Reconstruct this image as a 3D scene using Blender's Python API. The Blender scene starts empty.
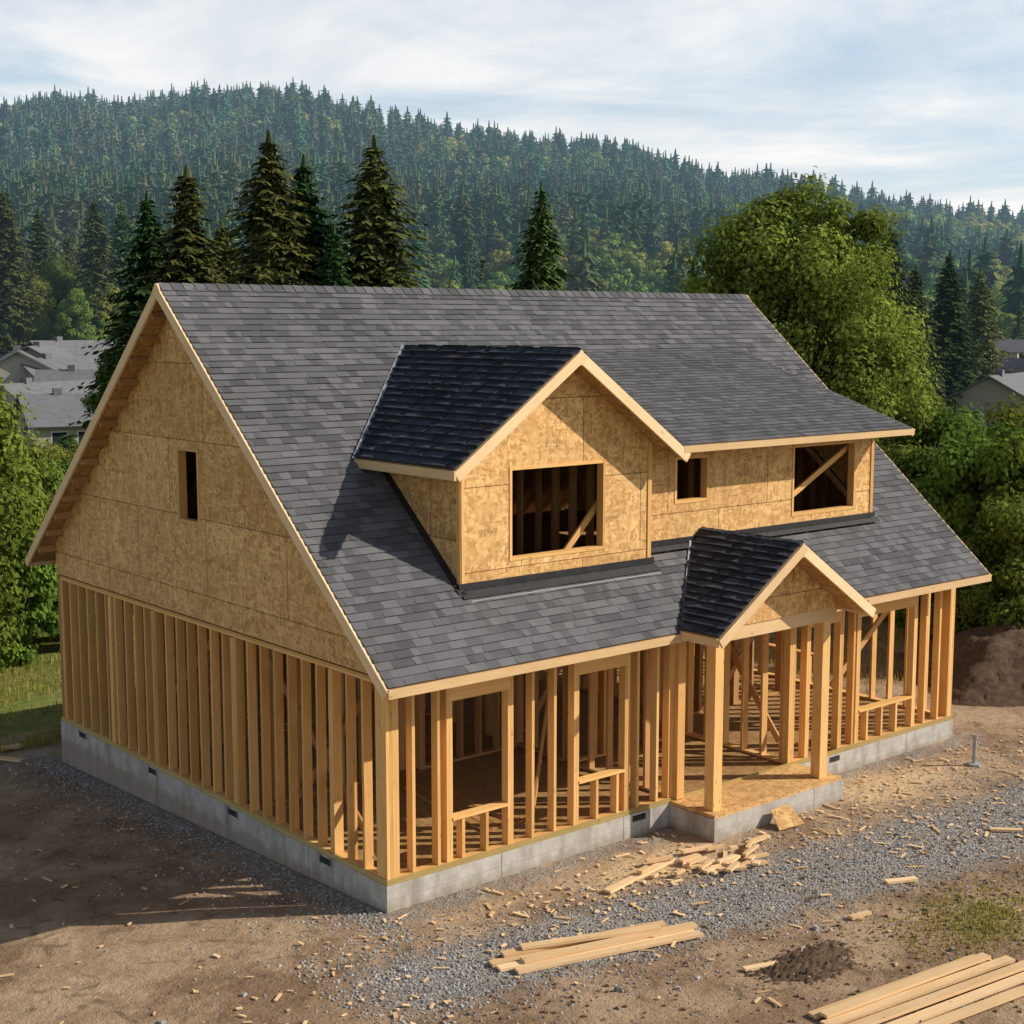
import bpy, math, random
import numpy as np
from mathutils import Vector
random.seed(7); rng=np.random.default_rng(11)
S=bpy.context.scene
S.view_settings.view_transform='Standard'; S.view_settings.look='None'; S.view_settings.exposure=0

# ------------------------------------------------------------ node helpers
def newmat(name):
    m=bpy.data.materials.new(name); m.use_nodes=True
    nt=m.node_tree; nt.nodes.clear()
    out=nt.nodes.new('ShaderNodeOutputMaterial')
    return m,nt,out
class NB:
    def __init__(s,nt): s.nt=nt
    def n(s,t,ins=None,**kw):
        nd=s.nt.nodes.new(t)
        for k,v in kw.items(): setattr(nd,k,v)
        for k,v in (ins or {}).items():
            if isinstance(v,bpy.types.NodeSocket): s.nt.links.new(v,nd.inputs[k])
            else: nd.inputs[k].default_value=v
        return nd
    def math(s,op,a,b=None,c=None,clamp=False):
        ins={0:a}
        if b is not None: ins[1]=b
        if c is not None: ins[2]=c
        nd=s.n('ShaderNodeMath',ins,operation=op); nd.use_clamp=clamp
        return nd.outputs[0]
    def mix(s,f,a,b,bt='MIX'):
        nd=s.nt.nodes.new('ShaderNodeMix'); nd.data_type='RGBA'; nd.blend_type=bt
        for i,v in ((0,f),(6,a),(7,b)):
            if isinstance(v,bpy.types.NodeSocket): s.nt.links.new(v,nd.inputs[i])
            else: nd.inputs[i].default_value=(v if i==0 else (tuple(v)+(1,) if len(v)==3 else v))
        return nd.outputs[2]
    def ramp(s,f,a,b,c=0.0,d=1.0):
        nd=s.n('ShaderNodeMapRange',{0:f,1:a,2:b,3:c,4:d}); nd.clamp=True
        return nd.outputs[0]
    def noise(s,vec,scale,detail=4,rough=.55,dist=0):
        nd=s.n('ShaderNodeTexNoise',{'Vector':vec,'Scale':scale,'Detail':detail,'Roughness':rough,'Distortion':dist})
        return nd.outputs['Fac']
    def mapv(s,vec,scale=(1,1,1),rot=(0,0,0),loc=(0,0,0)):
        return s.n('ShaderNodeMapping',{'Vector':vec,'Scale':scale,'Rotation':rot,'Location':loc}).outputs[0]
def bsdf(nb,out,col,rough=.8,bump=None,bstr=.3,bdist=.01,metal=0,spec=.3):
    p=nb.n('ShaderNodeBsdfPrincipled')
    if isinstance(col,bpy.types.NodeSocket): nb.nt.links.new(col,p.inputs['Base Color'])
    else: p.inputs['Base Color'].default_value=tuple(col)+(1,)
    p.inputs['Roughness'].default_value=rough; p.inputs['Metallic'].default_value=metal
    p.inputs['Specular IOR Level'].default_value=spec
    if bump is not None:
        b=nb.n('ShaderNodeBump',{'Strength':bstr,'Distance':bdist,'Height':bump})
        nb.nt.links.new(b.outputs[0],p.inputs['Normal'])
    nb.nt.links.new(p.outputs[0],out.inputs[0])
    return p

def mat_lumber(name,c1,c2,dirt=0.0):
    m,nt,out=newmat(name); nb=NB(nt)
    uv=nb.n('ShaderNodeUVMap').outputs[0]
    r=nb.n('ShaderNodeAttribute',attribute_name='rnd').outputs['Fac']
    off=nb.n('ShaderNodeCombineXYZ',{0:nb.math('MULTIPLY',r,37.),1:nb.math('MULTIPLY',r,91.)}).outputs[0]
    v=nb.n('ShaderNodeVectorMath',{0:uv,1:off},operation='ADD').outputs[0]
    g=nb.noise(nb.mapv(v,(1.5,45,1)),1.0,4,.6,.6)
    big=nb.noise(v,1.3,2)
    col=nb.mix(nb.ramp(g,.3,.7),c1,c2)
    k=nb.math('ADD',nb.math('MULTIPLY',r,.55),nb.math('MULTIPLY',big,.45))
    col=nb.mix(1.0,col,nb.n('ShaderNodeCombineColor',{0:nb.ramp(k,.1,.9,.70,1.18),1:nb.ramp(k,.1,.9,.64,1.2),2:nb.ramp(k,.1,.9,.56,1.28)}).outputs[0],'MULTIPLY')
    kn=nb.n('ShaderNodeTexVoronoi',{'Vector':nb.mapv(v,(2.2,9,1)),'Scale':1.0}).outputs['Distance']
    col=nb.mix(nb.ramp(kn,.05,.10,.7,0),col,(.16,.08,.03))
    bsdf(nb,out,col,.75,g,.25,.004)
    return m
M_STUD=mat_lumber('stud_lumber',(.70,.375,.11),(.84,.52,.20))
M_FRESH=mat_lumber('fresh_lumber',(.76,.50,.25),(.84,.62,.36))
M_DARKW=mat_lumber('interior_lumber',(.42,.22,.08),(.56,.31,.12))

def mat_osb(name='osb_sheathing',tone=1.0,seams=True):
    m,nt,out=newmat(name); nb=NB(nt)
    uv=nb.n('ShaderNodeUVMap').outputs[0]
    w=nb.n('ShaderNodeTexNoise',{'Vector':uv,'Scale':5.,'Detail':2.}).outputs['Color']
    wv=nb.n('ShaderNodeVectorMath',{0:w,1:(.14,.14,.14)},operation='MULTIPLY').outputs[0]
    v=nb.n('ShaderNodeVectorMath',{0:uv,1:wv},operation='ADD').outputs[0]
    a=nb.n('ShaderNodeTexVoronoi',{'Vector':nb.mapv(v,(7,20,1),(0,0,.3)),'Scale':1.}).outputs['Color']
    b=nb.n('ShaderNodeTexVoronoi',{'Vector':nb.mapv(v,(19,6,1),(0,0,.5)),'Scale':1.}).outputs['Color']
    av=nb.n('ShaderNodeSeparateColor',{0:a}).outputs[0]; bv=nb.n('ShaderNodeSeparateColor',{0:b}).outputs[1]
    mm=nb.ramp(nb.noise(uv,13,2),.45,.55)
    f=nb.n('ShaderNodeMix',{0:mm,2:av,3:bv}).outputs[0]
    t=tone
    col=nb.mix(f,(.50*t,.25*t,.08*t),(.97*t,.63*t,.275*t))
    big=nb.noise(uv,.9,4,.6)
    col=nb.mix(nb.ramp(big,.35,.7,0,.5),col,(.56*t,.30*t,.105*t))
    st=nb.noise(nb.mapv(uv,(1,1.8,1)),2.6,5,.7)
    col=nb.mix(nb.ramp(st,.60,.74,0,.6),col,(.22*t,.13*t,.06*t))
    if seams:
        # printed span-rating stamps: short dark dashes in the middle of sheets
        sx=nb.n('ShaderNodeSeparateXYZ',{0:uv})
        dx=nb.math('ABSOLUTE',nb.math('SUBTRACT',nb.math('FRACT',nb.math('DIVIDE',sx.outputs[0],1.22)),.5))
        dy=nb.math('ABSOLUTE',nb.math('SUBTRACT',nb.math('FRACT',nb.math('DIVIDE',sx.outputs[1],1.22)),.45))
        stp=nb.math('MULTIPLY',nb.math('LESS_THAN',dx,.12),nb.math('LESS_THAN',dy,.045))
        dash=nb.math('GREATER_THAN',nb.noise(nb.mapv(uv,(40,25,1)),1.0,1),.5)
        col=nb.mix(nb.math('MULTIPLY',nb.math('MULTIPLY',stp,dash),.45),col,(.10,.06,.03))
        br=nb.n('ShaderNodeTexBrick',{'Vector':uv,'Scale':1.0,'Mortar Size':.008,'Brick Width':2.44,'Row Height':1.22,'Color1':(1,1,1,1),'Color2':(.84,.80,.74,1),'Mortar':(.30,.23,.17,1),'Mortar Smooth':.3})
        br.offset=.5
        col=nb.mix(1.0,col,br.outputs['Color'],'MULTIPLY')
    bsdf(nb,out,col,.75,f,.2,.004)
    return m
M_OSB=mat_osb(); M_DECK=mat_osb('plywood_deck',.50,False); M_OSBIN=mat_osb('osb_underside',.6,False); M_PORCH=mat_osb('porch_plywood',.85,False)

def mat_shingle(name,c,var=.35):
    m,nt,out=newmat(name); nb=NB(nt)
    r=nb.n('ShaderNodeAttribute',attribute_name='rnd').outputs['Fac']
    pos=nb.n('ShaderNodeNewGeometry').outputs['Position']
    g=nb.noise(pos,120,2,.6); big=nb.noise(pos,.7,4)
    k=nb.math('MULTIPLY',nb.ramp(r,0,1,1-var,1+var),nb.ramp(big,.3,.7,.88,1.12))
    k=nb.math('MULTIPLY',k,nb.ramp(g,.3,.7,.7,1.3))
    col=nb.mix(1.0,c,nb.n('ShaderNodeCombineColor',{0:k,1:k,2:k}).outputs[0],'MULTIPLY')
    bsdf(nb,out,col,.9,g,.4,.003,spec=.25)
    return m
M_SH=mat_shingle('asphalt_shingle',(.108,.107,.113),.32)
M_SHD=mat_shingle('shaded_shingle',(.048,.052,.066),.45)  # shade on the small gable roofs painted in as a darker colour

def mat_simple(name,c1,c2,scale=6,rough=.8,metal=0,bstr=.2):
    m,nt,out=newmat(name); nb=NB(nt)
    pos=nb.n('ShaderNodeNewGeometry').outputs['Position']
    g=nb.noise(pos,scale,5,.65)
    col=nb.mix(nb.ramp(g,.3,.7),c1,c2)
    bsdf(nb,out,col,rough,g,bstr,.01,metal)
    return m
def mat_concrete():
    m,nt,out=newmat('foundation_concrete'); nb=NB(nt)
    pos=nb.n('ShaderNodeNewGeometry').outputs['Position']
    g=nb.noise(pos,5,6,.65); st=nb.noise(nb.mapv(pos,(3,3,.6)),1.2,4)
    col=nb.mix(nb.ramp(g,.3,.7),(.38,.35,.31),(.54,.51,.46))
    col=nb.mix(nb.ramp(st,.48,.68,0,.65),col,(.25,.21,.17))
    s3=nb.n('ShaderNodeSeparateXYZ',{0:pos}); z=s3.outputs[2]
    col=nb.mix(nb.ramp(nb.math('ADD',z,nb.math('MULTIPLY',g,.25)),.1,.28,.65,0),col,(.26,.19,.125))
    sm=nb.math('PINGPONG',nb.math('ADD',nb.math('ADD',s3.outputs[0],s3.outputs[1]),.5),1.22)
    line=nb.ramp(sm,.0,.022,1,0)
    col=nb.mix(nb.math('MULTIPLY',line,.6),col,(.10,.09,.08))
    zl=nb.math('ABSOLUTE',nb.math('SUBTRACT',z,.17)); l2=nb.ramp(zl,.0,.012,1,0)
    col=nb.mix(nb.math('MULTIPLY',l2,.3),col,(.12,.11,.10))
    bsdf(nb,out,col,.9,nb.math('SUBTRACT',g,line),.4,.015); return m
M_CONC=mat_concrete()
M_BLACK=mat_simple('black_membrane',(.012,.012,.014),(.03,.03,.033),8,.6)
M_METAL=mat_simple('flashing_metal',(.26,.27,.29),(.36,.37,.39),5,.45,.5)
M_VENT_SHADE=mat_simple('vent_painted_shade',(.02,.02,.02),(.04,.04,.038),8)  # near-black plate colour stands in for shade inside the vent recesses
M_SOIL=mat_simple('mound_soil',(.05,.03,.018),(.15,.09,.052),9,.95,0,.8)
M_PIPE=mat_simple('pipe_grey',(.3,.3,.3),(.42,.42,.42),8,.5)

# ------------------------------------------------------------ mesh builder
class MB:
    def __init__(s): s.v=[];s.f=[];s.m=[];s.uv=[];s.r=[]
    def face(s,pts,uvs,mi=0,r=None):
        b=len(s.v); s.v.extend([tuple(p) for p in pts]); s.f.append(tuple(range(b,b+len(pts))))
        s.m.append(mi); s.uv.extend(uvs); s.r.append(random.random() if r is None else r)
    def beam(s,p0,p1,w,h,up=(0,0,1),mi=0):
        p0=Vector(p0);p1=Vector(p1); a=(p1-p0); L=a.length; a.normalize()
        up=Vector(up); sd=a.cross(up)
        if sd.length<1e-4: sd=a.cross(Vector((1,0,0)))
        sd.normalize(); up=sd.cross(a).normalized()
        c=[]
        for P in (p0,p1):
            for (i,j) in ((-1,-1),(1,-1),(1,1),(-1,1)):
                c.append(P+sd*(i*w/2)+up*(j*h/2))
        r=random.random()
        for k in range(4):
            k2=(k+1)%4; wd=w if k%2==0 else h
            s.face([c[k],c[k2],c[4+k2],c[4+k]],[(0,k),(0,k+wd),(L,k+wd),(L,k)],mi,r)
        s.face([c[3],c[2],c[1],c[0]],[(0,0),(0,w),(h*.2,w),(h*.2,0)],mi,r)
        s.face([c[4],c[5],c[6],c[7]],[(0,0),(0,w),(h*.2,w),(h*.2,0)],mi,r)
    def box(s,x0,x1,y0,y1,z0,z1,mi=0):
        dx,dy,dz=x1-x0,y1-y0,z1-z0
        if dz>=dx and dz>=dy: s.beam(((x0+x1)/2,(y0+y1)/2,z0),((x0+x1)/2,(y0+y1)/2,z1),dy,dx,(1,0,0),mi)
        elif dx>=dy: s.beam((x0,(y0+y1)/2,(z0+z1)/2),(x1,(y0+y1)/2,(z0+z1)/2),dy,dz,(0,0,1),mi)
        else: s.beam(((x0+x1)/2,y0,(z0+z1)/2),((x0+x1)/2,y1,(z0+z1)/2),dx,dz,(0,0,1),mi)
    def prism(s,poly,O,U,V,t,mi=0,mi2=None):
        if area(poly)<0: poly=poly[::-1]
        O=Vector(O);U=Vector(U);V=Vector(V);N=U.cross(V).normalized()
        P=[O+U*a+V*b for a,b in poly]; Q=[p-N*t for p in P]
        r=random.random(); mi2=mi if mi2 is None else mi2
        s.face(P,list(poly),mi,r); s.face(Q[::-1],list(poly)[::-1],mi2,r)
        n=len(P)
        for i in range(n):
            j=(i+1)%n; L=(P[j]-P[i]).length
            s.face([P[i],Q[i],Q[j],P[j]],[(0,0),(0,t),(L,t),(L,0)],mi2,r)
    def obj(s,name,mats,parent=None,smooth=False):
        me=bpy.data.meshes.new(name); me.from_pydata(s.v,[],s.f)
        for m in mats: me.materials.append(m)
        me.polygons.foreach_set('material_index',s.m)
        uvl=me.uv_layers.new(name='UVMap'); uvl.data.foreach_set('uv',np.array(s.uv,dtype=np.float32).ravel())
        at=me.attributes.new('rnd','FLOAT','FACE'); at.data.foreach_set('value',np.array(s.r,dtype=np.float32))
        me.update()
        o=bpy.data.objects.new(name,me); S.collection.objects.link(o)
        if parent: o.parent=parent
        return o
def area(p): return .5*sum(p[i][0]*p[(i+1)%len(p)][1]-p[(i+1)%len(p)][0]*p[i][1] for i in range(len(p)))
def clip(poly,ax,val,keep_greater):
    out=[];n=len(poly)
    for i in range(n):
        a=poly[i];b=poly[(i+1)%n]
        da=(a[ax]-val) if keep_greater else (val-a[ax]); db=(b[ax]-val) if keep_greater else (val-b[ax])
        if da>=0: out.append(a)
        if (da>0 and db<0) or (da<0 and db>0):
            t=da/(da-db); q=[a[0]+(b[0]-a[0])*t,a[1]+(b[1]-a[1])*t]; q[ax]=val; out.append(tuple(q))
    return out if len(out)>=3 and abs(area(out))>1e-6 else []
def cut_holes(poly,holes):
    ps=[poly]
    for (x0,x1,y0,y1) in holes:
        nps=[]
        for p in ps:
            l=clip(p,0,x0,False); r=clip(p,0,x1,True); m=clip(p,0,x0,True); m=clip(m,0,x1,False) if m else []
            for q in (l,r):
                if q: nps.append(q)
            if m:
                for q in (clip(m,1,y0,False),clip(m,1,y1,True)):
                    if q: nps.append(q)
        ps=nps
    return ps

house=bpy.data.objects.new('unfinished_wood_frame_house',None); S.collection.objects.link(house)
LX,LY=13.2,10.9
ZS,ZT=.41,3.22

# ------------------------------------------------------------ foundation
f=MB()
f.box(-.03,LX+.03,-.03,.2,-.9,.37); f.box(-.03,LX+.03,LY-.2,LY+.03,-.9,.37)
f.box(-.03,.2,.2,LY-.2,-.9,.37); f.box(LX-.2,LX+.03,.2,LY-.2,-.9,.37)
f.box(5.42,8.6,-1.0,-.03,-.5,.35)
f.obj('foundation',[M_CONC],house)
f=MB()
f.box(0,LX,0,LY,.372,.41); f.box(5.45,8.57,-.97,-.002,.352,.405,1)
f.obj('floor_deck',[M_DECK,M_PORCH],house)
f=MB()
for y in (1.5,4.2,7.0,9.9):
    f.box(-.036,-.026,y-.14,y+.14,.245,.34,0)
    for (a,b,c,d) in ((y-.16,y-.14,.23,.36),(y+.14,y+.16,.23,.36)): f.box(-.045,-.028,a,b,c,d,1)
for x in (4.75,9.6):
    f.box(x-.14,x+.14,-.036,-.026,.245,.34,0)
f.obj('foundation_vents',[M_VENT_SHADE,M_METAL],house)
f=MB()
f.box(-.02,LX+.02,-.02,-.0,.372,.45); f.box(-.02,0,.0,LY,.372,.45)
f.obj('sill_plate',[mat_lumber('treated_lumber',(.40,.29,.10),(.54,.41,.16))],house)

# ------------------------------------------------------------ stud walls
wcount=[0]
def wall(mb,p0,p1,z0=ZS,z1=ZT,openings=(),sp=.405,t=.14,sw=.05,mi=0,ends=1,jit=.0):
    wcount[0]+=1; e=.0017*(wcount[0]%9)
    z0+=e; z1-=e; t-=e*2 if mi else 0
    p0=Vector((*p0,0));p1=Vector((*p1,0)); d=p1-p0; L=d.length; d.normalize(); N=Vector((-d.y,d.x,0))
    def hb(s0,s1,z,h,th=t): mb.beam(p0+d*s0+Vector((0,0,z)),p0+d*s1+Vector((0,0,z)),th,h,(0,0,1),mi)
    def vb(s,a,b,w=sw,th=t,dx=0): 
        mb.beam(p0+d*s+Vector((0,0,a)),p0+d*(s+dx)+Vector((0,0,b)),w,th,N,mi)
    doors=[o for o in openings if o[2]<=z0+.1]
    segs=[];cur=0
    for o in sorted(doors): segs.append((cur,o[0]));cur=o[1]
    segs.append((cur,L))
    for a,b in segs:
        if b-a>.05: hb(a,b,z0+.02,.04)
    hb(0,L,z1-.021,.038); hb(0,L,z1-.061,.038)
    zb,zt=z0+.041,z1-.081
    n=int(L/sp)
    xs=[sw/2+i*(L-sw)/max(1,n) for i in range(n+1)]
    if ends>1:
        for k in range(1,ends): xs+= [sw/2+k*(sw+.002), L-sw/2-k*(sw+.002)]
    for x in xs:
        ok=True
        for o in openings:
            if o[0]-.11<x<o[1]+.11:
                ok=False
                if o[0]+.05<x<o[1]-.05:
                    if o[2]>z0+.1: vb(x,zb,o[2]-.042)
                    if o[3]+.22<zt-.05: vb(x,o[3]+.222,zt)
        if ok: vb(x,zb,zt,dx=random.uniform(-jit,jit))
    for o in openings:
        for sx,k in ((o[0],-1),(o[1],1)):
            vb(sx+k*sw/2,zb,min(o[3],zt)); vb(sx+k*(sw*1.5+.003),zb,zt)
        h=min(.22,zt-o[3])
        if h>.03: hb(o[0]-sw,o[1]+sw,o[3]+h/2,h-.004,t-.006)
        if o[2]>z0+.1: hb(o[0]+.001,o[1]-.001,o[2]-.02,.04,t+.03)
ext=MB()
wall(ext,(0,.07),(5.62,.07),openings=[(1.12,2.12,1.08,2.75),(3.5,4.45,1.12,2.75)],ends=4)
wall(ext,(8.35,.07),(LX,.07),openings=[(.55,1.35,.42,2.75),(1.95,3.55,1.05,2.75)],ends=3)
wall(ext,(.07,.142),(.07,LY-.142),sp=.38,ends=2,jit=.012)
wall(ext,(0,LY-.07),(LX,LY-.07),openings=[(2,3.5,1.1,2.75),(6,8,.42,2.75),(9.5,11,1.1,2.75)],mi=1)
wall(ext,(LX-.07,.142),(LX-.07,LY-.142),openings=[(3,4.5,1.1,2.75),(7,8.5,1.1,2.75)],ends=2)
for y in (1.35,4.15,6.9,8.6): ext.beam((.07,y,ZS+.05),(.07,y,ZT-.1),.11,.15,(1,0,0))
wall(ext,(8.42,.15),(8.42,2.4)); 
wall(ext,(5.55,.15),(5.55,2.4),mi=1)
wall(ext,(5.63,2.47),(8.34,2.47),openings=[(.75,1.75,.42,2.6)])
ext.obj('exterior_stud_walls',[M_STUD,M_DARKW],house)
it=MB()
wall(it,(.15,3.9),(5.5,3.9),openings=[(2.2,3.2,.42,2.6)],mi=0)
wall(it,(8.6,3.4),(LX-.15,3.4),openings=[(1.2,2.1,.42,2.6)],mi=0)
wall(it,(3.1,3.98),(3.1,LY-.15),openings=[(1.2,2.1,.42,2.6)],mi=0)
wall(it,(9.2,3.5),(9.2,LY-.15),openings=[(3.2,4.1,.42,2.6)],mi=0)
wall(it,(.15,7.4),(9.1,7.4),openings=[(5.2,6.4,.42,2.6)],mi=0)
wall(it,(5.6,2.6),(5.6,7.3),openings=[(2.2,3.2,.42,2.6)],mi=0)
def brace(a,b): it.beam(a,b,.035,.12,(0,0,1))
brace((.22,.5,.6),(.22,3.6,3.0)); brace((.22,5.0,3.0),(.22,8.0,.6)); brace((.4,10.5,.6),(.4,8.4,3.0))
brace((9.9,.32,1.5),(11.9,.32,3.0)); brace((3.0,.5,.5),(5.0,2.2,2.8)); brace((1,3.7,.6),(3,3.7,2.9)); brace((8.6,.4,.7),(8.6,2.2,2.9))
brace((6.0,4.2,.5),(7.8,4.2,2.9)); brace((10,3.2,.6),(12,3.2,2.8))
for k in range(5): it.beam((2.3+k*.16,.7,.43+.0*k),(2.6+k*.16,3.2,.43),.13,.038)
for i in range(33): it.box(.2+i*.4,.25+i*.4,.16,LY-.16,3.235,3.40)
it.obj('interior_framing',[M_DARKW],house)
f=MB()
f.prism([(.2,.5),(2.1,.5),(2.1,3.1),(.2,3.1)],(0,7.31,0),(1,0,0),(0,0,1),.015)
f.prism([(10.9,.5),(13.0,.5),(13.0,3.1),(10.9,3.1)],(0,10.7,0),(1,0,0),(0,0,1),.015); f.prism([(3.7,.5),(5.9,.5),(5.9,3.1),(3.7,3.1)],(0,10.7,0),(1,0,0),(0,0,1),.015)
f.prism([(-10.6,.5),(-8.7,.5),(-8.7,3.1),(-10.6,3.1)],(3.02,0,0),(0,-1,0),(0,0,1),.015,0) 
f.obj('interior_sheathing',[M_OSBIN],house)
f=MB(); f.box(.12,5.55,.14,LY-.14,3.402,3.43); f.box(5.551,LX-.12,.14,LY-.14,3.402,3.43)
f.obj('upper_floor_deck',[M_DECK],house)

# ------------------------------------------------------------ roofs
mainf=lambda x,y:3.76+.855*y
RY=5.6; RZ=mainf(0,RY); BY,BZ=11.45,3.5
bs=(RZ-BZ)/(BY-RY)
backf=lambda x,y:RZ-bs*(y-RY)
GX,GZ,GS=3.56,7.56,.70
gl=lambda x,y:GZ-GS*(GX-x); gr=lambda x,y:GZ-GS*(x-GX)
SHS=.33; shf=lambda x,y:6.05+SHS*(y-.1)
PX,PZ,PS=6.92,4.57,.67
pl=lambda x,y:PZ-PS*(PX-x); pr=lambda x,y:PZ-PS*(x-PX)
def slope_frame(fn,plan,kind):
    if kind=='F': U=Vector((1,0,0)); V=Vector((0,1,fn(0,1)-fn(0,0)))
    if kind=='B': U=Vector((-1,0,0)); V=Vector((0,-1,fn(0,0)-fn(0,1)))
    if kind=='L': U=Vector((0,-1,0)); V=Vector((1,0,fn(1,0)-fn(0,0)))
    if kind=='R': U=Vector((0,1,0)); V=Vector((-1,0,fn(0,0)-fn(1,0)))
    V.normalize(); return U,V,U.cross(V).normalized()
def roof(sh,dk,fn,plans,kind,O,h=.14,tw=.24,t=.014,mi=0,deck=.11,var=.007):
    U,V,N=slope_frame(fn,None,kind); O=Vector((O[0],O[1],fn(O[0],O[1])))
    for plan in plans:
        poly=[]
        for x,y in plan:
            P=Vector((x,y,fn(x,y)))-O; poly.append((P.dot(U),P.dot(V)))
        if area(poly)<0: poly=poly[::-1]
        dk.prism(poly,O-N*.002,U,V,deck,0,1)
        v0=min(p[1] for p in poly); v1=max(p[1] for p in poly)
        k=math.floor(v0/h+1e-6)
        while k*h<v1-1e-4:
            rs=random.Random(k*131+int(O.x*7)); vk=k*h
            st=clip(poly,1,vk,True); st=clip(st,1,vk+h,False) if st else []
            if st:
                u0=min(p[0] for p in poly)-.4*rs.random()-tw; u1=max(p[0] for p in st)
                cu=u0
                while cu<u1:
                    w=tw*rs.choice((.45,.7,1,1.2)); q=clip(st,0,cu,True); q=clip(q,0,cu+w,False) if q else []
                    cu+=w
                    if not q: continue
                    lift=t+rs.choice((0,var)); r=rs.random()
                    def P3(p,base=False):
                        o=.003 if base else .003+lift*(1-(p[1]-vk)/h)
                        return O+U*p[0]+V*p[1]+N*o
                    sh.face([P3(p) for p in q],q,mi,r)
                    n=len(q)
                    for i in range(n):
                        a=q[i];b=q[(i+1)%n]
                        if abs(a[1]-b[1])<1e-6 and abs(a[1]-max(vk,v0))<1e-4 or abs(a[0]-b[0])<1e-6:
                            sh.face([P3(a),P3(a,1),P3(b,1),P3(b)],[a,a,b,b],mi,r*.3)
            k+=1
sh=MB(); dk=MB()
X0,X1=-.35,13.4; EY=-.57
R=lambda a,b,c,d:[(a,c),(b,c),(b,d),(a,d)]
roof(sh,dk,mainf,[R(X0,X1,EY,.6),R(X0,1.78,.6,2.6),R(11.42,X1,.6,2.6),R(X0,X1,2.6,RY)],'F',(X0,EY))
roof(sh,dk,backf,[R(X0,X1,RY,BY)],'B',(X1,BY))
roof(sh,dk,shf,[[(5.72,.1),(11.76,.1),(11.76,4.32),(3.74,4.32)]],'F',(5.7,.1))
ge=1.26; gY=.1
yv=lambda z:(z-3.76)/.855
roof(sh,dk,gl,[[(ge,gY),(GX,gY),(GX,yv(GZ)+.02),(ge,yv(gl(ge,0))+.02)]],'L',(ge,gY),h=.165,tw=.22,t=.032,mi=1,var=.02)
roof(sh,dk,gr,[[(GX,gY),(5.72,gY),(3.74,4.32),(GX,yv(GZ))]],'R',(5.72,gY),h=.155,tw=.26,t=.024,mi=1,var=.008)
pe0,pe1,pY=PX-1.86,PX+1.86,-1.35
roof(sh,dk,pl,[[(pe0,pY),(PX,pY),(PX,yv(PZ)),(pe0,-.60)],],'L',(pe0,pY),h=.155,tw=.22,t=.032,mi=1,var=.02)
roof(sh,dk,pr,[[(PX,pY),(pe1,pY),(pe1,-.60),(PX,yv(PZ))]],'R',(pe1,pY),h=.15,tw=.26,t=.024,mi=1,var=.008)
def caps(x0,y0,x1,y1,z,sx,sy,mi,s):
    L=math.hypot(x1-x0,y1-y0); n=int(L/.2)
    for i in range(n):
        a=i/n;b=(i+1.05)/n; r=random.random()
        for k in (-1,1):
            pa=Vector((x0+(x1-x0)*a,y0+(y1-y0)*a,z+.035)); pb=Vector((x0+(x1-x0)*b,y0+(y1-y0)*b,z+.022))
            off=Vector((sx*k*.14,sy*k*.14,-.14*s))
            q=[pa,pb,pb+off,pa+off]
            if (q[1]-q[0]).cross(q[2]-q[0]).z<0:q=q[::-1]
            sh.face(q,[(0,0),(1,0),(1,1),(0,1)],mi,r)
caps(X0,RY,X1,RY,RZ,0,1,0,.855); caps(GX,gY,GX,4.4,GZ,1,0,1,GS); caps(PX,pY,PX,.9,PZ,1,0,1,PS)
sh.obj('roof_shingles',[M_SH,M_SHD],house)
dk.obj('roof_decking',[M_OSB,M_OSBIN],house)

# fascia, rakes, soffit lookouts
fa=MB()
fa.beam((X0-.02,EY-.022,mainf(0,EY)-.072),(X1+.02,EY-.022,mainf(0,EY)-.072),.04,.125)
fa.beam((X0,BY+.022,BZ-.09),(X1,BY+.022,BZ-.09),.04,.16)
for xx,s in ((X0-.022,-1),(X1+.022,1)):
    nF=Vector((0,-.855,1)).normalized(); nB=Vector((0,bs,1)).normalized()
    a=Vector((xx,EY-.04,mainf(0,EY-.04)))-nF*.08; b=Vector((xx,RY,RZ))-nF*.08
    fa.beam(a,b+Vector((0,.02,.017)),.04,.155,nF)
    a=Vector((xx-.003*s,BY+.04,backf(0,BY+.04)))-nB*.08; b=Vector((xx-.003*s,RY,RZ))-nB*.08
    fa.beam(a,b+Vector((0,-.02,.017)),.04,.155,nB)
fa.beam((5.74,.078,shf(0,.1)-.06),(11.78,.078,shf(0,.1)-.06),.04,.105)
nS=Vector((0,-SHS,1)).normalized()
fa.beam(Vector((11.782,.06,shf(0,.06)))-nS*.07,Vector((11.782,4.3,shf(0,4.3)))-nS*.07,.04,.13,nS)
fa.beam((ge-.022,.06,gl(ge,0)-.08),(ge-.022,2.55,gl(ge,0)-.08),.04,.13)
for (cx,cz,s,e0,e1,y) in ((GX,GZ,GS,ge-.04,5.90,gY-.022),(PX,PZ,PS,pe0-.04,pe1+.04,pY-.022)):
    nL=Vector((-s,0,1)).normalized(); nR=Vector((s,0,1)).normalized()
    fa.beam(Vector((e0,y,cz-s*(cx-e0)))-nL*.085,Vector((cx+.01,y,cz+.007))-nL*.085,.04,.155,nL)
    fa.beam(Vector((e1,y+.003,cz-s*(e1-cx)))-nR*.085,Vector((cx-.01,y+.003,cz+.007))-nR*.085,.04,.155,nR)
    fa.beam((cx,y+.001,cz-.22),(cx,y+.001,cz-.015),.05,.036,(0,1,0))
fa.beam((pe0-.022,pY,pl(pe0,0)-.08),(pe0-.022,-.6,pl(pe0,0)-.08),.04,.13)
fa.beam((pe1+.022,pY,pl(pe0,0)-.08),(pe1+.022,-.6,pl(pe0,0)-.08),.04,.13)
fa.obj('fascia_boards',[M_FRESH],house)
lk=MB()
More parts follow.
